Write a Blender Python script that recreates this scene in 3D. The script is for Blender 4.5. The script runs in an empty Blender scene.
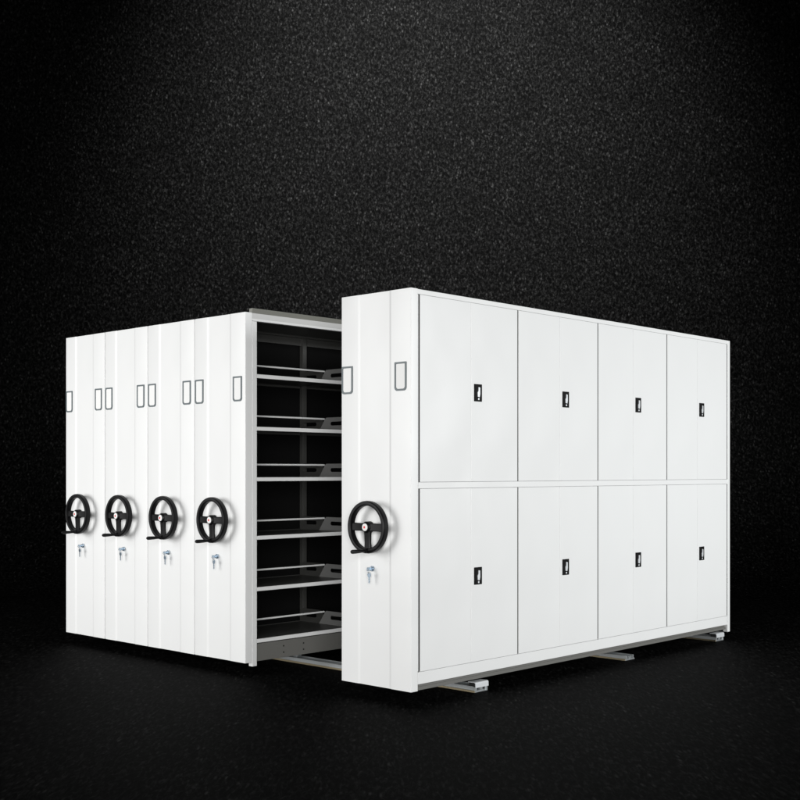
import bpy, bmesh, math
from mathutils import Vector, Matrix

# ------------------------------------------------------------ camera
scene = bpy.context.scene
C = bpy.context.scene.collection
EYE = 1.2522
cam_d = bpy.data.cameras.new('camera')
cam_d.lens = 52.97; cam_d.sensor_width = 36.0
cam_d.shift_y = 0.09
cam_d.clip_start = 0.05; cam_d.clip_end = 200
cam = bpy.data.objects.new('camera', cam_d)
cam.location = (4.5485, -4.8983, EYE)
cam.rotation_euler = (math.radians(90), 0, math.radians(90 - 46.585))
C.objects.link(cam)
scene.camera = cam

# ------------------------------------------------------------ world and lamps
w = bpy.data.worlds.new('World'); scene.world = w; w.use_nodes = True
w.node_tree.nodes['Background'].inputs[0].default_value = (0.9, 0.95, 1.0, 1)
w.node_tree.nodes['Background'].inputs[1].default_value = 0.012

def area(name, loc, target, size, sy, power, col=(1, 1, 1), spread=180):
    l = bpy.data.lights.new(name, 'AREA'); l.shape = 'RECTANGLE'
    l.size = size; l.size_y = sy; l.energy = power; l.color = col
    l.spread = math.radians(spread)
    o = bpy.data.objects.new(name, l); o.location = loc
    o.rotation_euler = (Vector(target) - Vector(loc)).to_track_quat('-Z', 'Y').to_euler()
    C.objects.link(o); return o

def spot(name, loc, target, power, cone, blend, size=0.3, col=(1, 1, 1)):
    l = bpy.data.lights.new(name, 'SPOT'); l.energy = power; l.color = col
    l.spot_size = math.radians(cone); l.spot_blend = blend; l.shadow_soft_size = size
    o = bpy.data.objects.new(name, l); o.location = loc
    o.rotation_euler = (Vector(target) - Vector(loc)).to_track_quat('-Z', 'Y').to_euler()
    C.objects.link(o); return o

area('softbox_front', (-6.6, -7.5, 2.3), (-3.8, 0, 1.1), 7.0, 4.5, 130, (1.0, 0.998, 0.993), 66)
area('softbox_doors', (7.6, 5.2, 2.4), (0, 3.3, 1.1), 4.0, 3.0, 152, (0.975, 0.995, 1.0), 90)
area('fill_camera', (7.3, -8.1, 2.1), (-2.0, 0.3, 1.15), 5.5, 3.6, 214, (1, 1, 0.993), 80)  # added fill with no visible source; brightens aisle faces and shelf lips
# backdrop light: high up, throwing a pool on the wall behind
F = Vector((-0.68739, 0.72629, 0)); R = Vector((0.72629, 0.68739, 0))
CAM0 = Vector((4.5485, -4.8983, 0))
WALL = 15.0                                   # metres from the camera
def bk(dx, depth, z): p = CAM0 + F*depth + R*dx; return (p.x, p.y, z)
spot('backdrop_spot', bk(0.375, WALL-6.25, 10.4), bk(0.375, WALL, 5.8), 12600, 66, 1.0, 0.3)

scene.view_settings.view_transform = 'Standard'
scene.view_settings.look = 'None'
scene.view_settings.exposure = 0.0
scene.view_settings.gamma = 1.0
scene.render.engine = 'CYCLES'

# ------------------------------------------------------------ materials
def mat(name, col, rough=0.4, metal=0.0, bump=0.0, bscale=300, spec=0.5, var=0.0, coat=0.0):
    m = bpy.data.materials.new(name); m.use_nodes = True
    nt = m.node_tree; b = nt.nodes['Principled BSDF']
    b.inputs['Base Color'].default_value = (*col, 1)
    b.inputs['Roughness'].default_value = rough
    b.inputs['Metallic'].default_value = metal
    b.inputs['Specular IOR Level'].default_value = spec
    b.inputs['Coat Weight'].default_value = coat
    tc = nt.nodes.new('ShaderNodeTexCoord')
    if bump:
        n = nt.nodes.new('ShaderNodeTexNoise'); n.inputs['Scale'].default_value = bscale
        n.inputs['Detail'].default_value = 2
        bp = nt.nodes.new('ShaderNodeBump'); bp.inputs['Strength'].default_value = bump
        bp.inputs['Distance'].default_value = 0.002
        nt.links.new(tc.outputs['Object'], n.inputs['Vector'])
        nt.links.new(n.outputs['Fac'], bp.inputs['Height'])
        nt.links.new(bp.outputs['Normal'], b.inputs['Normal'])
    if var:
        n2 = nt.nodes.new('ShaderNodeTexNoise'); n2.inputs['Scale'].default_value = 2.3
        n2.inputs['Detail'].default_value = 4
        mr = nt.nodes.new('ShaderNodeMapRange')
        mr.inputs['To Min'].default_value = rough - var; mr.inputs['To Max'].default_value = rough + var
        nt.links.new(tc.outputs['Object'], n2.inputs['Vector'])
        nt.links.new(n2.outputs['Fac'], mr.inputs['Value'])
        nt.links.new(mr.outputs['Result'], b.inputs['Roughness'])
    return m

M = {
 'white': mat('white_powder_coat', (0.83, 0.835, 0.83), 0.34, bump=0.03, bscale=260, var=0.02),
 'shelf': mat('shaded_shelf_grey', (0.048, 0.048, 0.045), 0.35, bump=0.04, var=0.06),  # dark grey holds the shade inside the open bay
 'bracket': mat('bracket_grey_enamel', (0.19, 0.19, 0.185), 0.4),
 'olive': mat('olive_grey_trim', (0.20, 0.20, 0.175), 0.45),
 'gap_shade': mat('dark_gap_shade', (0.018, 0.018, 0.018), 0.6),  # shadow lines of the door gaps, put into a colour
 'whitegrey': mat('pale_grey_enamel', (0.62, 0.62, 0.61), 0.4),
 'bay_shade': mat('black_bay_shade', (0.004, 0.004, 0.004), 0.7, spec=0.1),  # near-black colour stands for the darkness inside the bay
 'chassis': mat('chassis_grey_steel', (0.15, 0.148, 0.138), 0.45, bump=0.1, var=0.1),
 'plastic': mat('black_plastic', (0.004, 0.004, 0.0045), 0.40, bump=0.12, bscale=500, spec=0.2),
 'matblack': mat('matt_black_plastic', (0.003, 0.003, 0.003), 0.6, spec=0.15),
 'chrome': mat('chrome', (0.36, 0.44, 0.52), 0.25, 0.85),
 'silver': mat('brushed_silver', (0.78, 0.80, 0.82), 0.42, 0.35),
 'steel': mat('zinc_steel', (0.60, 0.63, 0.64), 0.33, 0.75, bump=0.1, var=0.12),
 'brass': mat('brass_edge', (0.55, 0.46, 0.30), 0.35, 1.0),
 'labelgrey': mat('label_frame_grey', (0.12, 0.145, 0.155), 0.4),
 'card': mat('white_card', (0.86, 0.86, 0.85), 0.6),
 'red': mat('red_print', (0.75, 0.02, 0.02), 0.4),
 'hole': mat('dark_hole', (0.01, 0.01, 0.01), 0.7),
}

def grain_material():
    m = bpy.data.materials.new('black_grain'); m.use_nodes = True
    nt = m.node_tree; b = nt.nodes['Principled BSDF']; L = nt.links.new
    def math_(op, a, c=None):
        n = nt.nodes.new('ShaderNodeMath'); n.operation = op
        for i, x in enumerate((a, c)):
            if x is None: continue
            if isinstance(x, (int, float)): n.inputs[i].default_value = x
            else: L(x, n.inputs[i])
        return n.outputs[0]
    tc = nt.nodes.new('ShaderNodeTexCoord')
    mp = nt.nodes.new('ShaderNodeMapping'); mp.inputs['Rotation'].default_value = (0.0, 0.0, 0.35)
    mp.inputs['Scale'].default_value = (1.25, 0.85, 1)
    L(tc.outputs['UV'], mp.inputs['Vector'])
    n = nt.nodes.new('ShaderNodeTexNoise'); n.inputs['Scale'].default_value = 28; n.inputs['Detail'].default_value = 2.6
    n.inputs['Roughness'].default_value = 0.75; n.inputs['Distortion'].default_value = 0.6
    L(mp.outputs[0], n.inputs['Vector'])
    big = nt.nodes.new('ShaderNodeTexNoise'); big.inputs['Scale'].default_value = 1.7; big.inputs['Detail'].default_value = 3
    L(tc.outputs['UV'], big.inputs['Vector'])
    v = nt.nodes.new('ShaderNodeTexVoronoi'); v.inputs['Scale'].default_value = 25; L(mp.outputs[0], v.inputs['Vector'])
    g = nt.nodes.new('ShaderNodeMapRange'); g.inputs['From Min'].default_value = 0.30; g.inputs['From Max'].default_value = 0.74
    L(n.outputs['Fac'], g.inputs['Value'])
    g2 = math_('POWER', g.outputs[0], 3.0)
    # flecks: sparkle put into the colour, on one grain in many
    sep = nt.nodes.new('ShaderNodeSeparateColor'); L(v.outputs['Color'], sep.inputs[0])
    pick = math_('POWER', sep.outputs[0], 6)
    spot_ = nt.nodes.new('ShaderNodeMapRange'); spot_.inputs['From Min'].default_value = 0.42; spot_.inputs['From Max'].default_value = 0.05
    L(v.outputs['Distance'], spot_.inputs['Value'])
    fl = math_('MULTIPLY', math_('MULTIPLY', pick, spot_.outputs[0]), 1.4)
    tot = math_('MULTIPLY', math_('ADD', g2, fl), math_('ADD', math_('MULTIPLY', big.outputs['Fac'], 0.9), 0.55))
    val = math_('ADD', math_('MULTIPLY', tot, 0.021), 0.0003)
    cc = nt.nodes.new('ShaderNodeCombineColor')
    L(val, cc.inputs[0]); L(val, cc.inputs[1]); L(math_('MULTIPLY', val, 0.98), cc.inputs[2])
    L(cc.outputs[0], b.inputs['Base Color'])
    b.inputs['Roughness'].default_value = 0.75; b.inputs['Specular IOR Level'].default_value = 0.02
    return m
GRAIN = grain_material()
def sheet_waviness(m, amount):
    """thin steel sheet is never perfectly flat: add a slow ripple under the fine orange peel"""
    nt = m.node_tree; bp = [n for n in nt.nodes if n.type == 'BUMP'][0]
    tc = [n for n in nt.nodes if n.type == 'TEX_COORD'][0]
    n = nt.nodes.new('ShaderNodeTexNoise'); n.inputs['Scale'].default_value = 1.9; n.inputs['Detail'].default_value = 1.5
    b2 = nt.nodes.new('ShaderNodeBump'); b2.inputs['Strength'].default_value = 1.0; b2.inputs['Distance'].default_value = amount
    nt.links.new(tc.outputs['Object'], n.inputs['Vector']); nt.links.new(n.outputs['Fac'], b2.inputs['Height'])
    nt.links.new(b2.outputs['Normal'], bp.inputs['Normal'])
sheet_waviness(M['white'], 0.012)

# ------------------------------------------------------------ mesh helpers
class MB:
    """collects shapes into one mesh; material slots by key"""
    def __init__(self): self.bm = bmesh.new(); self.keys = []
    def slot(self, k):
        if k not in self.keys: self.keys.append(k)
        return self.keys.index(k)
    def merge(self, b2, k):
        s = self.slot(k)
        for f in b2.faces: f.material_index = s
        tmp = bpy.data.meshes.new('tmp'); b2.to_mesh(tmp); b2.free()
        self.bm.from_mesh(tmp); bpy.data.meshes.remove(tmp)
        return self
    def box(self, x0, x1, y0, y1, z0, z1, k, bev=0.0, seg=2):
        b = bmesh.new(); bmesh.ops.create_cube(b, size=1)
        for v in b.verts:
            v.co = Vector(((x0+x1)/2 + v.co.x*(x1-x0), (y0+y1)/2 + v.co.y*(y1-y0), (z0+z1)/2 + v.co.z*(z1-z0)))
        if bev: bmesh.ops.bevel(b, geom=b.edges[:], offset=bev, segments=seg, profile=0.5, affect='EDGES')
        return self.merge(b, k)
    def cyl(self, p0, p1, r, k, seg=24, r1=None, cap=True, bev=0):
        p0 = Vector(p0); p1 = Vector(p1); d = p1-p0
        b = bmesh.new()
        bmesh.ops.create_cone(b, cap_ends=cap, segments=seg, radius1=r, radius2=r if r1 is None else r1, depth=d.length)
        if bev:
            es = [e for e in b.edges if abs(e.verts[0].co.z-e.verts[1].co.z) < 1e-6]
            bmesh.ops.bevel(b, geom=es, offset=bev, segments=2, profile=0.5, affect='EDGES')
        mtx = Matrix.Translation((p0+p1)/2) @ d.to_track_quat('Z', 'Y').to_matrix().to_4x4()
        bmesh.ops.transform(b, matrix=mtx, verts=b.verts[:])
        return self.merge(b, k)
    def prism(self, pts, axis, a0, a1, k, holes=()):
        """polygon (2-D) with optional holes, extruded along axis ('x': (y,z), 'y': (x,z), 'z': (x,y))"""
        def P(u, v, a): return {'x': (a, u, v), 'y': (u, a, v), 'z': (u, v, a)}[axis]
        b = bmesh.new(); es = []
        for loop in [pts] + list(holes):
            vs = [b.verts.new(P(u, v, a0)) for u, v in loop]
            es += [b.edges.new((vs[i], vs[(i+1) % len(vs)])) for i in range(len(vs))]
        if holes:
            bmesh.ops.triangle_fill(b, edges=es, use_beauty=True, use_dissolve=False)
        else:
            b.faces.new([b.verts[i] for i in range(len(pts))] if b.verts.ensure_lookup_table() is None else [])
        r = bmesh.ops.extrude_face_region(b, geom=b.faces[:])
        off = Vector(P(0, 0, a1-a0))
        bmesh.ops.translate(b, vec=off, verts=[g for g in r['geom'] if isinstance(g, bmesh.types.BMVert)])
        bmesh.ops.recalc_face_normals(b, faces=b.faces[:])
        return self.merge(b, k)
    def lathe(self, prof, centre, k, seg=64, closed=True):
        """profile of (radius, depth) turned about the Y axis through centre"""
        b = bmesh.new(); c = Vector(centre); rings = []
        for i in range(seg):
            a = 2*math.pi*i/seg
            rings.append([b.verts.new(c + Vector((math.cos(a)*r, y, math.sin(a)*r))) for r, y in prof])
        n = len(prof)
        for i in range(seg):
            A, B = rings[i], rings[(i+1) % seg]
            for j in range(n if closed else n-1):
                b.faces.new((A[j], A[(j+1) % n], B[(j+1) % n], B[j]))
        bmesh.ops.remove_doubles(b, verts=b.verts[:], dist=1e-6)
        bmesh.ops.recalc_face_normals(b, faces=b.faces[:])
        return self.merge(b, k)
    def build(self, name, parent=None, loc=(0, 0, 0), smooth=True, sharp=18):
        me = bpy.data.meshes.new(name); self.bm.to_mesh(me); self.bm.free()
        for k in self.keys: me.materials.append(M[k])
        if smooth:
            me.polygons.foreach_set('use_smooth', [True]*len(me.polygons))
            me.set_sharp_from_angle(angle=math.radians(sharp))
        o = bpy.data.objects.new(name, me); C.objects.link(o); o.location = loc
        if parent: o.parent = parent
        return o

def thing(name, label, cat, loc=(0, 0, 0), group=None):
    o = bpy.data.objects.new(name, None); o.empty_display_size = 0.2; C.objects.link(o)
    o.location = loc; o['label'] = label; o['category'] = cat
    if group: o['group'] = group
    return o

def copy_tree(o, parent=None):
    c = o.copy(); C.objects.link(c); c.parent = parent
    for ch in [x for x in scene.objects if x.parent == o]:
        copy_tree(ch, c)
    return c

# ------------------------------------------------------------ setting: one black grained sweep (floor + backdrop)
GZ = -0.08
def sheet(name, pts_uv, sub=1):
    me = bpy.data.meshes.new(name); b = bmesh.new(); uv = b.loops.layers.uv.new('UVMap')
    for quad in pts_uv:
        vs = [b.verts.new(p) for p, _ in quad]; f = b.faces.new(vs); f.smooth = True
        for l, (_, t) in zip(f.loops, quad): l[uv].uv = t
    bmesh.ops.remove_doubles(b, verts=b.verts[:], dist=1e-5)
    b.to_mesh(me); b.free(); me.materials.append(GRAIN)
    o = bpy.data.objects.new(name, me); C.objects.link(o); o['kind'] = 'structure'; return o
HW = 32
RAD = 2.4
def strip(prof, v_of):
    q = []
    for (d0, z0, t0), (d1, z1, t1) in zip(prof[:-1], prof[1:]):
        q.append([(bk(-HW, d0, z0), (-HW, t0)), (bk(HW, d0, z0), (HW, t0)), (bk(HW, d1, z1), (HW, t1)), (bk(-HW, d1, z1), (-HW, t1))])
    return q
FS = 0.54                                   # coarser grain along the floor
fl = [(-8, GZ, -20*FS), (WALL-RAD, GZ, (WALL-RAD-12)*FS)]
sheet('floor', [[(p, (u*1.4, v)) for p, (u, v) in q] for q in strip(fl, None)])
cv = []; t = (WALL-RAD-12)*FS
for i in range(13):
    a = math.pi/2*i/12
    cv.append((WALL-RAD+RAD*math.sin(a), GZ+RAD*(1-math.cos(a)), t + RAD*a))
cv.append((WALL, 20, t+RAD*math.pi/2 + 20-RAD-GZ))
sheet('backdrop', strip(cv, None))

# ------------------------------------------------------------ parts shared by every unit
H = 2.30
PD = 0.056                                  # depth of the end panel
def end_panel(w, parent):
    r = 0.004; s = 0.0035; c1, c2 = 0.150*w/0.57, 0.405*w/0.57
    pr = [(0, PD)]
    for i in range(7):
        a = math.pi - math.pi/2*i/6 ; pr.append((r + r*math.cos(a), r - r*math.sin(a)))
    pr += [(c1-0.008, 0), (c1+0.008, s), (c2-0.008, s), (c2+0.008, 0)]
    for i in range(7):
        a = math.pi/2 - math.pi/2*i/6; pr.append((w - r + r*math.cos(a), r - r*math.sin(a)))
    pr.append((w, PD))
    m = MB(); m.prism(pr, 'z', 0.0, H, 'white')
    m.bm.normal_update()
    o = m.build('end_panel', parent, sharp=8)
    return o

def label_frame(x0, z0, parent, y=0.0):
    W, Ht, t, ch = 0.092, 0.165, 0.0105, 0.016
    def ring(i):
        c = ch if i == 0 else ch*0.75
        return [(x0+i, z0+i+c), (x0+i+c*0.35, z0+i+c*0.35), (x0+i+c, z0+i), (x0+W-i-c, z0+i), (x0+W-i-c*0.35, z0+i+c*0.35), (x0+W-i, z0+i+c),
                (x0+W-i, z0+Ht-i-0.003), (x0+W-i-0.003, z0+Ht-i), (x0+i+0.003, z0+Ht-i), (x0+i, z0+Ht-i-0.003)]
    m = MB(); m.prism(ring(0), 'y', y-0.005, y+0.0005, 'labelgrey', holes=[ring(t)])
    f = m.build('label_frame', parent)
    m = MB(); m.prism(ring(t+0.0005), 'y', y-0.002, y-0.0005, 'card'); m.build('label_card', f)
    return f

def handwheel(cx, cz, parent):
    """three-spoked crank wheel; built about (cx, 0, cz) on the panel face"""
    Ro = 0.153; yc = -0.062
    m = MB()
    prof = []
    rr, rd = 0.0145, 0.021                   # half radial width, half depth of the rim
    for i in range(16):
        a = 2*math.pi*i/16
        ca, sa = math.cos(a), math.sin(a)
        prof.append((Ro-rr + rr*math.copysign(abs(ca)**0.6, ca), yc + rd*math.copysign(abs(sa)**0.6, sa)))
    m.lathe(prof, (cx, 0, cz), 'plastic', 72)
    wheel = m.build('handwheel', parent)
    for ang in (0, 180, 270):                # spokes: right, left, down
        a = math.radians(ang); d = Vector((math.cos(a), 0, math.sin(a))); n = Vector((-math.sin(a), 0, math.cos(a)))
        b = bmesh.new(); secs = []
        for q, hw, y0, y1 in ((0.012, 0.023, yc-0.014, yc+0.010), (0.05, 0.0225, yc-0.010, yc+0.008), (0.09, 0.0225, yc-0.008, yc+0.007), (0.122, 0.0245, yc-0.008, yc+0.008), (0.136, 0.031, yc-0.008, yc+0.008)):
            c = Vector((cx, 0, cz)) + d*q
            secs.append([b.verts.new(c + n*u + Vector((0, v, 0))) for u, v in ((-hw, y1), (-hw, y0+0.004), (-hw+0.004, y0), (hw-0.004, y0), (hw, y0+0.004), (hw, y1))])
        for A, B in zip(secs[:-1], secs[1:]):
            for j in range(6): b.faces.new((A[j], A[(j+1) % 6], B[(j+1) % 6], B[j]))
        b.faces.new(secs[0]); b.faces.new(secs[-1][::-1])
        bmesh.ops.recalc_face_normals(b, faces=b.faces[:])
        mm = MB(); mm.merge(b, 'plastic'); mm.build('spoke', wheel)
    m = MB()
    m.lathe([(0, yc-0.024), (0.022, yc-0.024), (0.028, yc-0.021), (0.033, yc-0.014), (0.034, yc+0.02), (0.026, yc+0.024), (0.020, yc+0.03), (0.020, -0.0005), (0, -0.0005)], (cx, 0, cz), 'plastic', 48, closed=False)
    m.build('hub', wheel)
    m = MB()
    m.lathe([(0, yc-0.0285), (0.019, yc-0.0275), (0.022, yc-0.0255), (0.022, yc-0.0235)], (cx, 0, cz), 'card', 40, closed=False)
    st = []
    for i in range(10):
        a = math.pi/2 + math.pi*i/5; r_ = 0.0085 if i % 2 == 0 else 0.0055
        st.append((cx + r_*math.cos(a), cz + r_*math.sin(a)))
    m.prism(st, 'y', yc-0.0300, yc-0.0284, 'red')
    m.build('hub_cap', wheel)
    m = MB()
    bx, bz = cx+0.004, cz-Ro+0.016
    m.cyl((bx, yc+0.006, bz), (bx, yc-0.032, bz), 0.017, 'plastic', 24, 0.0125, bev=0.003)
    m.lathe([(0, -0.032), (0.009, -0.034), (0.0085, -0.050), (0.0105, -0.075), (0.0118, -0.10), (0.0122, -0.125), (0.0105, -0.134), (0.006, -0.139), (0, -0.1395)], (bx, yc, bz), 'plastic', 24, closed=False)
    m.build('crank_handle', wheel)
    return wheel

def lock(cx, cz, parent):
    m = MB()
    m.cyl((cx, 0.001, cz), (cx, -0.006, cz), 0.016, 'chrome', 28, bev=0.0015)
    m.cyl((cx, -0.006, cz), (cx, -0.016, cz), 0.0115, 'chrome', 24, bev=0.001)
    lk = m.build('lock_cylinder', parent)
    m = MB()                                  # key standing in the lock
    m.box(cx-0.0012, cx+0.0012, -0.024, -0.014, cz-0.004, cz+0.004, 'chrome')
    ring = lambda r, n=20, oy=0, oz=0: [(oy + r*math.cos(2*math.pi*i/n), oz + r*math.sin(2*math.pi*i/n)) for i in range(n)]
    m.prism(ring(0.0125, oy=-0.034, oz=cz-0.002), 'x', cx-0.0014, cx+0.0014, 'chrome', holes=[ring(0.0035, 12, -0.040, cz-0.006)])
    m.build('key', lk)
    m = MB()                                  # split ring and second key hanging down
    b = bmesh.new(); seg, sg = 24, 8; R0, r0 = 0.010, 0.0014; vs = []
    cc = Vector((cx+0.004, -0.038, cz-0.014)); ax1 = Vector((0.75, -0.45, 0.2)).normalized(); ax2 = Vector((0, 0, 1))
    nn = ax1.cross(ax2).normalized(); ax1 = ax2.cross(nn)
    for i in range(seg):
        a = 2*math.pi*i/seg; rad = ax1*math.cos(a) + ax2*math.sin(a)
        vs.append([b.verts.new(cc + rad*(R0 + r0*math.cos(2*math.pi*j/sg)) + nn*r0*math.sin(2*math.pi*j/sg)) for j in range(sg)])
    for i in range(seg):
        for j in range(sg): b.faces.new((vs[i][j], vs[i][(j+1) % sg], vs[(i+1) % seg][(j+1) % sg], vs[(i+1) % seg][j]))
    bmesh.ops.recalc_face_normals(b, faces=b.faces[:])
    m.merge(b, 'steel'); m.build('split_ring', lk)
    m = MB()
    kx = cx+0.008
    def R2(n, rx, rz, ox, oz): return [(ox + rx*math.cos(2*math.pi*i/n), oz + rz*math.sin(2*math.pi*i/n)) for i in range(n)]
    m.prism(R2(20, 0.0135, 0.015, kx, cz-0.034), 'y', -0.036, -0.0336, 'chrome', holes=[R2(12, 0.004, 0.004, kx, cz-0.025)])
    m.prism([(kx-0.005, cz-0.047), (kx+0.005, cz-0.047), (kx+0.005, cz-0.078), (kx, cz-0.085), (kx-0.0055, cz-0.076), (kx-0.003, cz-0.069), (kx-0.0055, cz-0.062)], 'y', -0.0358, -0.0338, 'chrome')
    m.build('hanging_key', lk)
    return lk

# ------------------------------------------------------------ open shelving units (the four pushed together at the left)
UW = 0.5445; LEN = 3.746
POSTS = [0.056, 0.958, 1.858, 2.760, 3.700]
ZS = [1.899, 1.552, 1.217, 0.830, 0.490, 0.148]
def end_fittings(w, root):
    p = end_panel(w, root)
    label_frame(0.006, 1.718, p); label_frame(w-0.092-0.034, 1.718, p)
    handwheel(w/2, 0.932, root)
    lock(w/2-0.024, 0.686, root)

def plate_pts(cx, side, z):
    s = side
    return [(cx - s*0.045, z), (cx + s*0.255, z), (cx + s*0.255, z+0.098), (cx + s*0.034, z+0.098), (cx + s*0.020, z+0.090)]

def shelf_unit(detail, left_panel=False, right_panel=False):
    root = thing('shelving_unit', 'tmp', 'shelving unit', group='white mobile shelving units on floor rails')
    w = UW
    end_fittings(w, root)
    # steel frame: uprights at every bay on both faces, with a toe under the first one
    for i, y in enumerate(POSTS):
        for sx in (0, 1):
            m = MB(); x0, x1 = (w-0.036, w+0.003) if sx else (-0.0005, 0.036)
            wy = 0.041 if i else 0.040
            m.box(x0, x1, y+0.0015, y+wy, -0.028 if (i in (0, 4) and sx and detail) else 0.1175, 2.246, 'white' if sx else 'shelf', 0.003)  # far-side uprights coloured dark for the shade inside the bay
            m.build('upright', root)
    m = MB()                                   # top: deck, lipped fascia each side
    m.box(0.004, w-0.004, PD+0.002, LEN, 2.262, 2.290, 'shelf')
    for s in (0, 1):
        f = (lambda a: w-a) if s else (lambda a: a)
        big = detail and s == 1; zt = 2.330 if big else 2.3
        pr = [(f(-0.005 if big else 0.002), zt), (f(0.003), 2.299), (f(0.030), 2.299), (f(0.030), zt)]
        m.prism(pr, 'y', 0.0575, LEN, 'olive' if big else 'white')
        m.prism([(f(0.002), 2.2985), (f(0.001), 2.262), (f(0.030), 2.262), (f(0.030), 2.2985)], 'y', 0.0575, LEN, 'whitegrey')
        m.prism([(f(-0.004), 2.2615), (f(-0.004), 2.247), (f(0.030), 2.247), (f(0.030), 2.2615)], 'y', 0.0575, LEN, 'white' if s else 'shelf')  # far-side lip takes the dark colour in place of shade
    m.build('top_panel', root)
    m = MB()
    for s in (0, 1):
        x0, x1 = (0.000, 0.02) if not s else (w-0.02, w)
    m.box(0.012, w-0.012, 0.062, LEN-0.01, 0.0, 0.116, 'chassis', 0.002)
    for y in (0.34, 0.52, 1.25, 1.45, 2.2, 2.4, 3.1, 3.3):
        for z in (0.035, 0.078):
            m.cyl((w-0.013, y, z), (w-0.0095, y, z), 0.0055, 'hole', 10)
    ch = m.build('chassis', root)
    for y in (0.625, 2.29, 3.57):             # wheels running in the rails
        for x in (0.20, w-0.20):
            m = MB(); m.cyl((x, y-0.012, -0.006), (x, y+0.012, -0.006), 0.045, 'steel', 24); m.build('wheel', ch)
    for bay in range(4 if detail else 0):
        y0, y1 = POSTS[bay]+0.043, POSTS[bay+1]-0.003
        for k, z in enumerate(ZS):
            m = MB()
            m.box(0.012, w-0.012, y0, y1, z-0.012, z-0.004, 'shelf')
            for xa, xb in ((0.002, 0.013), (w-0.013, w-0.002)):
                m.box(xa, xb, y0, y1, z-0.026, z, 'white' if xa > 0.1 else 'shelf', 0.003)  # far lip and pan carry the bay's shade in their colour
            sh = m.build('shelf', root)
            if bay == 0 and detail:
                m = MB(); m.cyl((w/2, y0, z+0.086), (w/2, y1, z+0.086), 0.0065, 'white', 14); m.build('stop_bar', sh)
                for s in (1, -1):
                    xs = sorted((w/2+s*0.09, w/2+s*0.215)); zc = z+0.050; rr = 0.014
                    hole = []
                    for i in range(9): a = math.pi/2+math.pi*i/8; hole.append((xs[0]+rr*math.cos(a), zc+rr*math.sin(a)))
                    for i in range(9): a = -math.pi/2+math.pi*i/8; hole.append((xs[1]+rr*math.cos(a), zc+rr*math.sin(a)))
                    for yy in (y1-0.0055-(0.003 if s > 0 else 0), y0+0.0035+(0.003 if s > 0 else 0)):
                        m = MB(); m.prism(plate_pts(w/2, s, z-0.003), 'y', yy, yy+0.0022, 'bracket' if s > 0 else 'shelf', holes=[hole])  # rear bracket coloured darker to stand for shade
                        m.build('bracket', sh)
    if detail:                                 # middle of the far face: rear header below the top
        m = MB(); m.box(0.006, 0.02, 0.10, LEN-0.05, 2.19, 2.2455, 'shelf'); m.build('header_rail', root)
        m = MB(); m.box(-0.0008, 0.0008+0.001, 0.06, LEN-0.01, 0.118, 2.26, 'bay_shade'); m.build('bay_shade_sheet', root)  # added dark sheet across the far side, standing for the bay's shade
    if left_panel:
        m = MB(); m.box(-0.006, -0.0015, 0.058, LEN, 0.03, 2.246, 'white', 0.001); m.build('side_panel', root)
    return root

X0S = [-3.687, -3.132, -2.578, -2.0235]
u4 = shelf_unit(True); u4.location = (X0S[3], 0, 0)
u4['label'] = 'white shelving unit whose open empty shelves face the aisle'
u2 = shelf_unit(False); u2.location = (X0S[1], 0, 0)
u2['label'] = 'narrow white closed-up unit, second from the left end of the row'
u3 = copy_tree(u2); u3.location = (X0S[2], 0, 0)
u3['label'] = 'white closed-up unit pressed against the one with open shelves'
u1 = copy_tree(u2); u1.location = (X0S[0], 0, 0)
u1['label'] = 'leftmost white unit of the row, forming its outer left end'
m = MB(); m.box(-0.008, -0.0025, 0.058, LEN, 0.03, 2.246, 'white', 0.001); m.build('side_panel', u1)

# ------------------------------------------------------------ the unit with doors, rolled away from the others
W5 = 0.57
u5 = thing('shelving_unit', 'large white unit with sixteen closed door leaves, standing apart at the right', 'shelving unit', (-W5, 0, 0), 'white mobile shelving units on floor rails')
end_fittings(W5, u5)
f = W5                                         # x of the door face in local space
m = MB()
m.box(0.002, f-0.040, PD+0.0015, LEN-0.001, 0.036, H-0.002, 'white')                     # carcass
m.box(f-0.0395, f-0.0015, PD+0.0025, 0.0635, 0.112, 2.268, 'white', 0.0015)   # left stile
m.box(f-0.0395, f-0.001, 3.7065, LEN, -0.022, H-0.001, 'white', 0.002)           # right stile
m.box(f-0.0395, f-0.001, PD+0.002, 3.7060, 2.2705, H-0.001, 'white', 0.002)      # head rail
m.box(f-0.0395, f-0.0015, 0.067, 3.7060, 1.1575, 1.1935, 'white', 0.0012)        # middle rail
m.build('frame', u5)
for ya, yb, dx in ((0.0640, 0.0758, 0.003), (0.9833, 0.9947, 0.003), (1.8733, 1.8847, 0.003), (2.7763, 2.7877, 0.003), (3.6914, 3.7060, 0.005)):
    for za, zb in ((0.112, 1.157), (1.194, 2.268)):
        m = MB(); m.box(f-0.0394, f-dx, ya, yb, za, zb, 'gap_shade'); m.build('gap_shade_strip', u5)  # dark strips filling the gaps stand for their shadow lines
m = MB(); m.box(f-0.0395, f+0.0005, PD+0.0045, 3.6995, 0.037, 0.1065, 'white', 0.002); m.build('plinth', u5)
m = MB()
m.box(0.02, f-0.022, PD+0.006, 3.70, 0.0, 0.0355, 'chassis', 0.001)
m.box(f-0.0215, f-0.012, PD+0.006, 3.70, 0.0, 0.020, 'chassis', 0.001)
ch = m.build('chassis', u5)
for y in (0.625, 2.29, 3.57):
    for x in (0.20, W5-0.20):
        m = MB(); m.cyl((x, y-0.012, -0.006), (x, y+0.012, -0.006), 0.045, 'steel', 24); m.build('wheel', ch)

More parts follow.
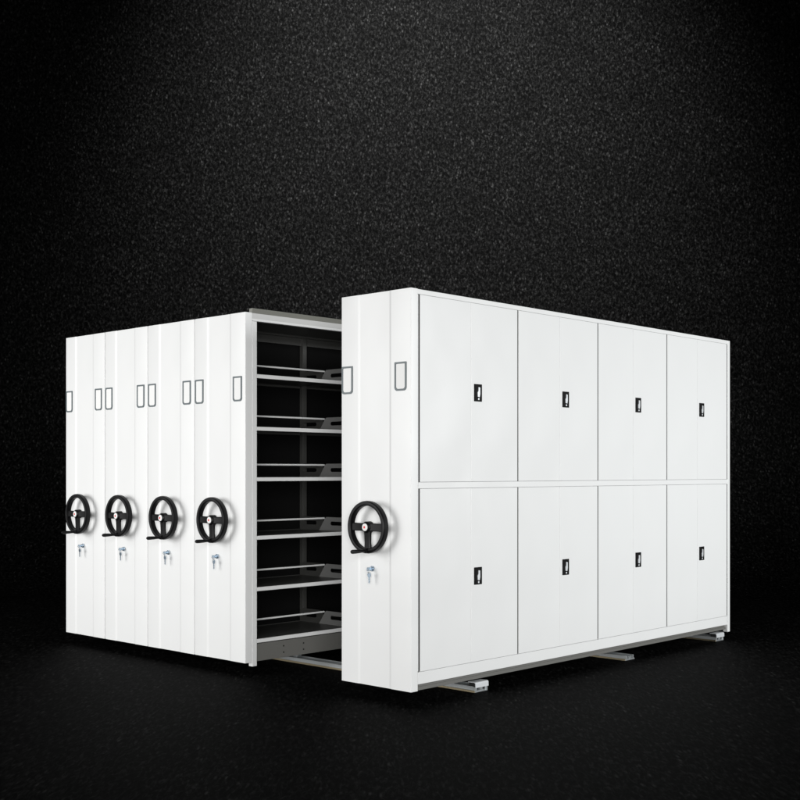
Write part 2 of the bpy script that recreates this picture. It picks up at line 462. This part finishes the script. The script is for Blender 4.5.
def door_leaf(w, z0, z1, handle):
    m = MB(); m.box(f-0.020, f, 0, w, z0, z1, 'white', 0.0010, 1)
    d = m.build('door', u5)
    if handle:
        zc = 1.7305 if z0 > 1 else 0.625
        y0 = 0.026
        m = MB()
        m.box(f-0.001, f+0.0045, y0, y0+0.072, zc-0.0525, zc+0.0525, 'matblack', 0.0022)
        m.box(f+0.003, f+0.0065, y0+0.004, y0+0.068, zc-0.0485, zc+0.0485, 'matblack', 0.0015)
        m.build('handle_plate', d)
        m = MB(); c = y0+0.036
        pts = [(c-0.003, zc+0.034), (c+0.010, zc+0.032), (c+0.011, zc-0.006), (c+0.006, zc-0.026), (c-0.010, zc-0.024), (c-0.012, zc+0.002), (c-0.004, zc+0.012)]
        m.prism(pts, 'x', f+0.0062, f+0.0105, 'silver')
        m.build('latch_lever', d)
        m = MB(); m.cyl((f+0.006, c-0.001, zc-0.0375), (f+0.009, c-0.001, zc-0.0375), 0.0062, 'silver', 18); m.build('latch_button', d)
    return d

BAYS = [(0.0785, 0.5305, 0.983), (0.995, 1.4365, 1.873), (1.885, 2.3235, 2.776), (2.788, 3.2285, 3.691)]
for (a, s, e) in BAYS:
    for z0, z1 in ((1.195, 2.2690), (0.1085, 1.156)):
        d = door_leaf(s-0.001-a, z0, z1, False); d.location = (0, a, 0)
        d = door_leaf(e-s-0.001, z0, z1, True); d.location = (0, s+0.001, 0)

# ------------------------------------------------------------ floor rails
def rail(y0, label, cap):
    t = thing('floor_rail', label, 'rail', (0, y0, GZ), 'steel floor rails under the units')
    x1 = 0.0
    m = MB(); xa = -3.60; D = 0.118
    m.box(xa, x1-0.002, 0.0, D, 0.0005, 0.010, 'steel', 0.001)
    for a, b, h in ((0.012, 0.022, 0.034), (0.048, 0.056, 0.026), (0.066, 0.074, 0.026), (0.098, 0.108, 0.034)):
        m.box(xa, x1-0.003, a, b, 0.0095, h, 'steel', 0.0015)
    m.build('track', t)
    m = MB(); m.box(xa, x1-0.0025, -0.004, -0.0005, 0.0005, 0.012, 'brass', 0.0005); m.build('edge_strip', t)
    if cap:
        m = MB()
        # folded stop: cheeks below, rounded hood above
        pr = [(x1-0.055, 0.0625), (x1-0.006, 0.064), (x1+0.002, 0.061), (x1+0.006, 0.054), (x1+0.0065, 0.030),
              (x1+0.003, 0.030), (x1+0.0025, 0.052), (x1-0.001, 0.057), (x1-0.007, 0.060), (x1-0.055, 0.0585)]
        m.prism(pr, 'y', -0.002, 0.120, 'silver')
        m.box(x1-0.052, x1-0.004, 0.006, 0.112, 0.0355, 0.0572, 'hole')  # dark block inside the hood stands for its shaded hollow
        m.box(x1-0.012, x1+0.001, 0.000, 0.012, 0.001, 0.0335, 'steel', 0.001)
        m.box(x1-0.012, x1+0.001, 0.050, 0.070, 0.011, 0.0335, 'steel', 0.001)
        m.box(x1-0.012, x1+0.001, 0.106, 0.118, 0.001, 0.0335, 'steel', 0.001)
        m.build('end_stop', t)
        m = MB()
        for yy in (0.031, 0.088): m.cyl((x1-0.02, yy, 0.022), (x1-0.004, yy, 0.022), 0.006, 'hole', 12)
        m.build('bolt', t)
    return t
rail(0.568, 'steel floor rail with end stop, under the first pair of doors and across the aisle', True)
rail(2.225, 'flat steel floor rail without an end stop, second of the three ends under the doors', False)
rail(3.520, 'steel floor rail with end stop, at the far right corner of the doored unit', True)
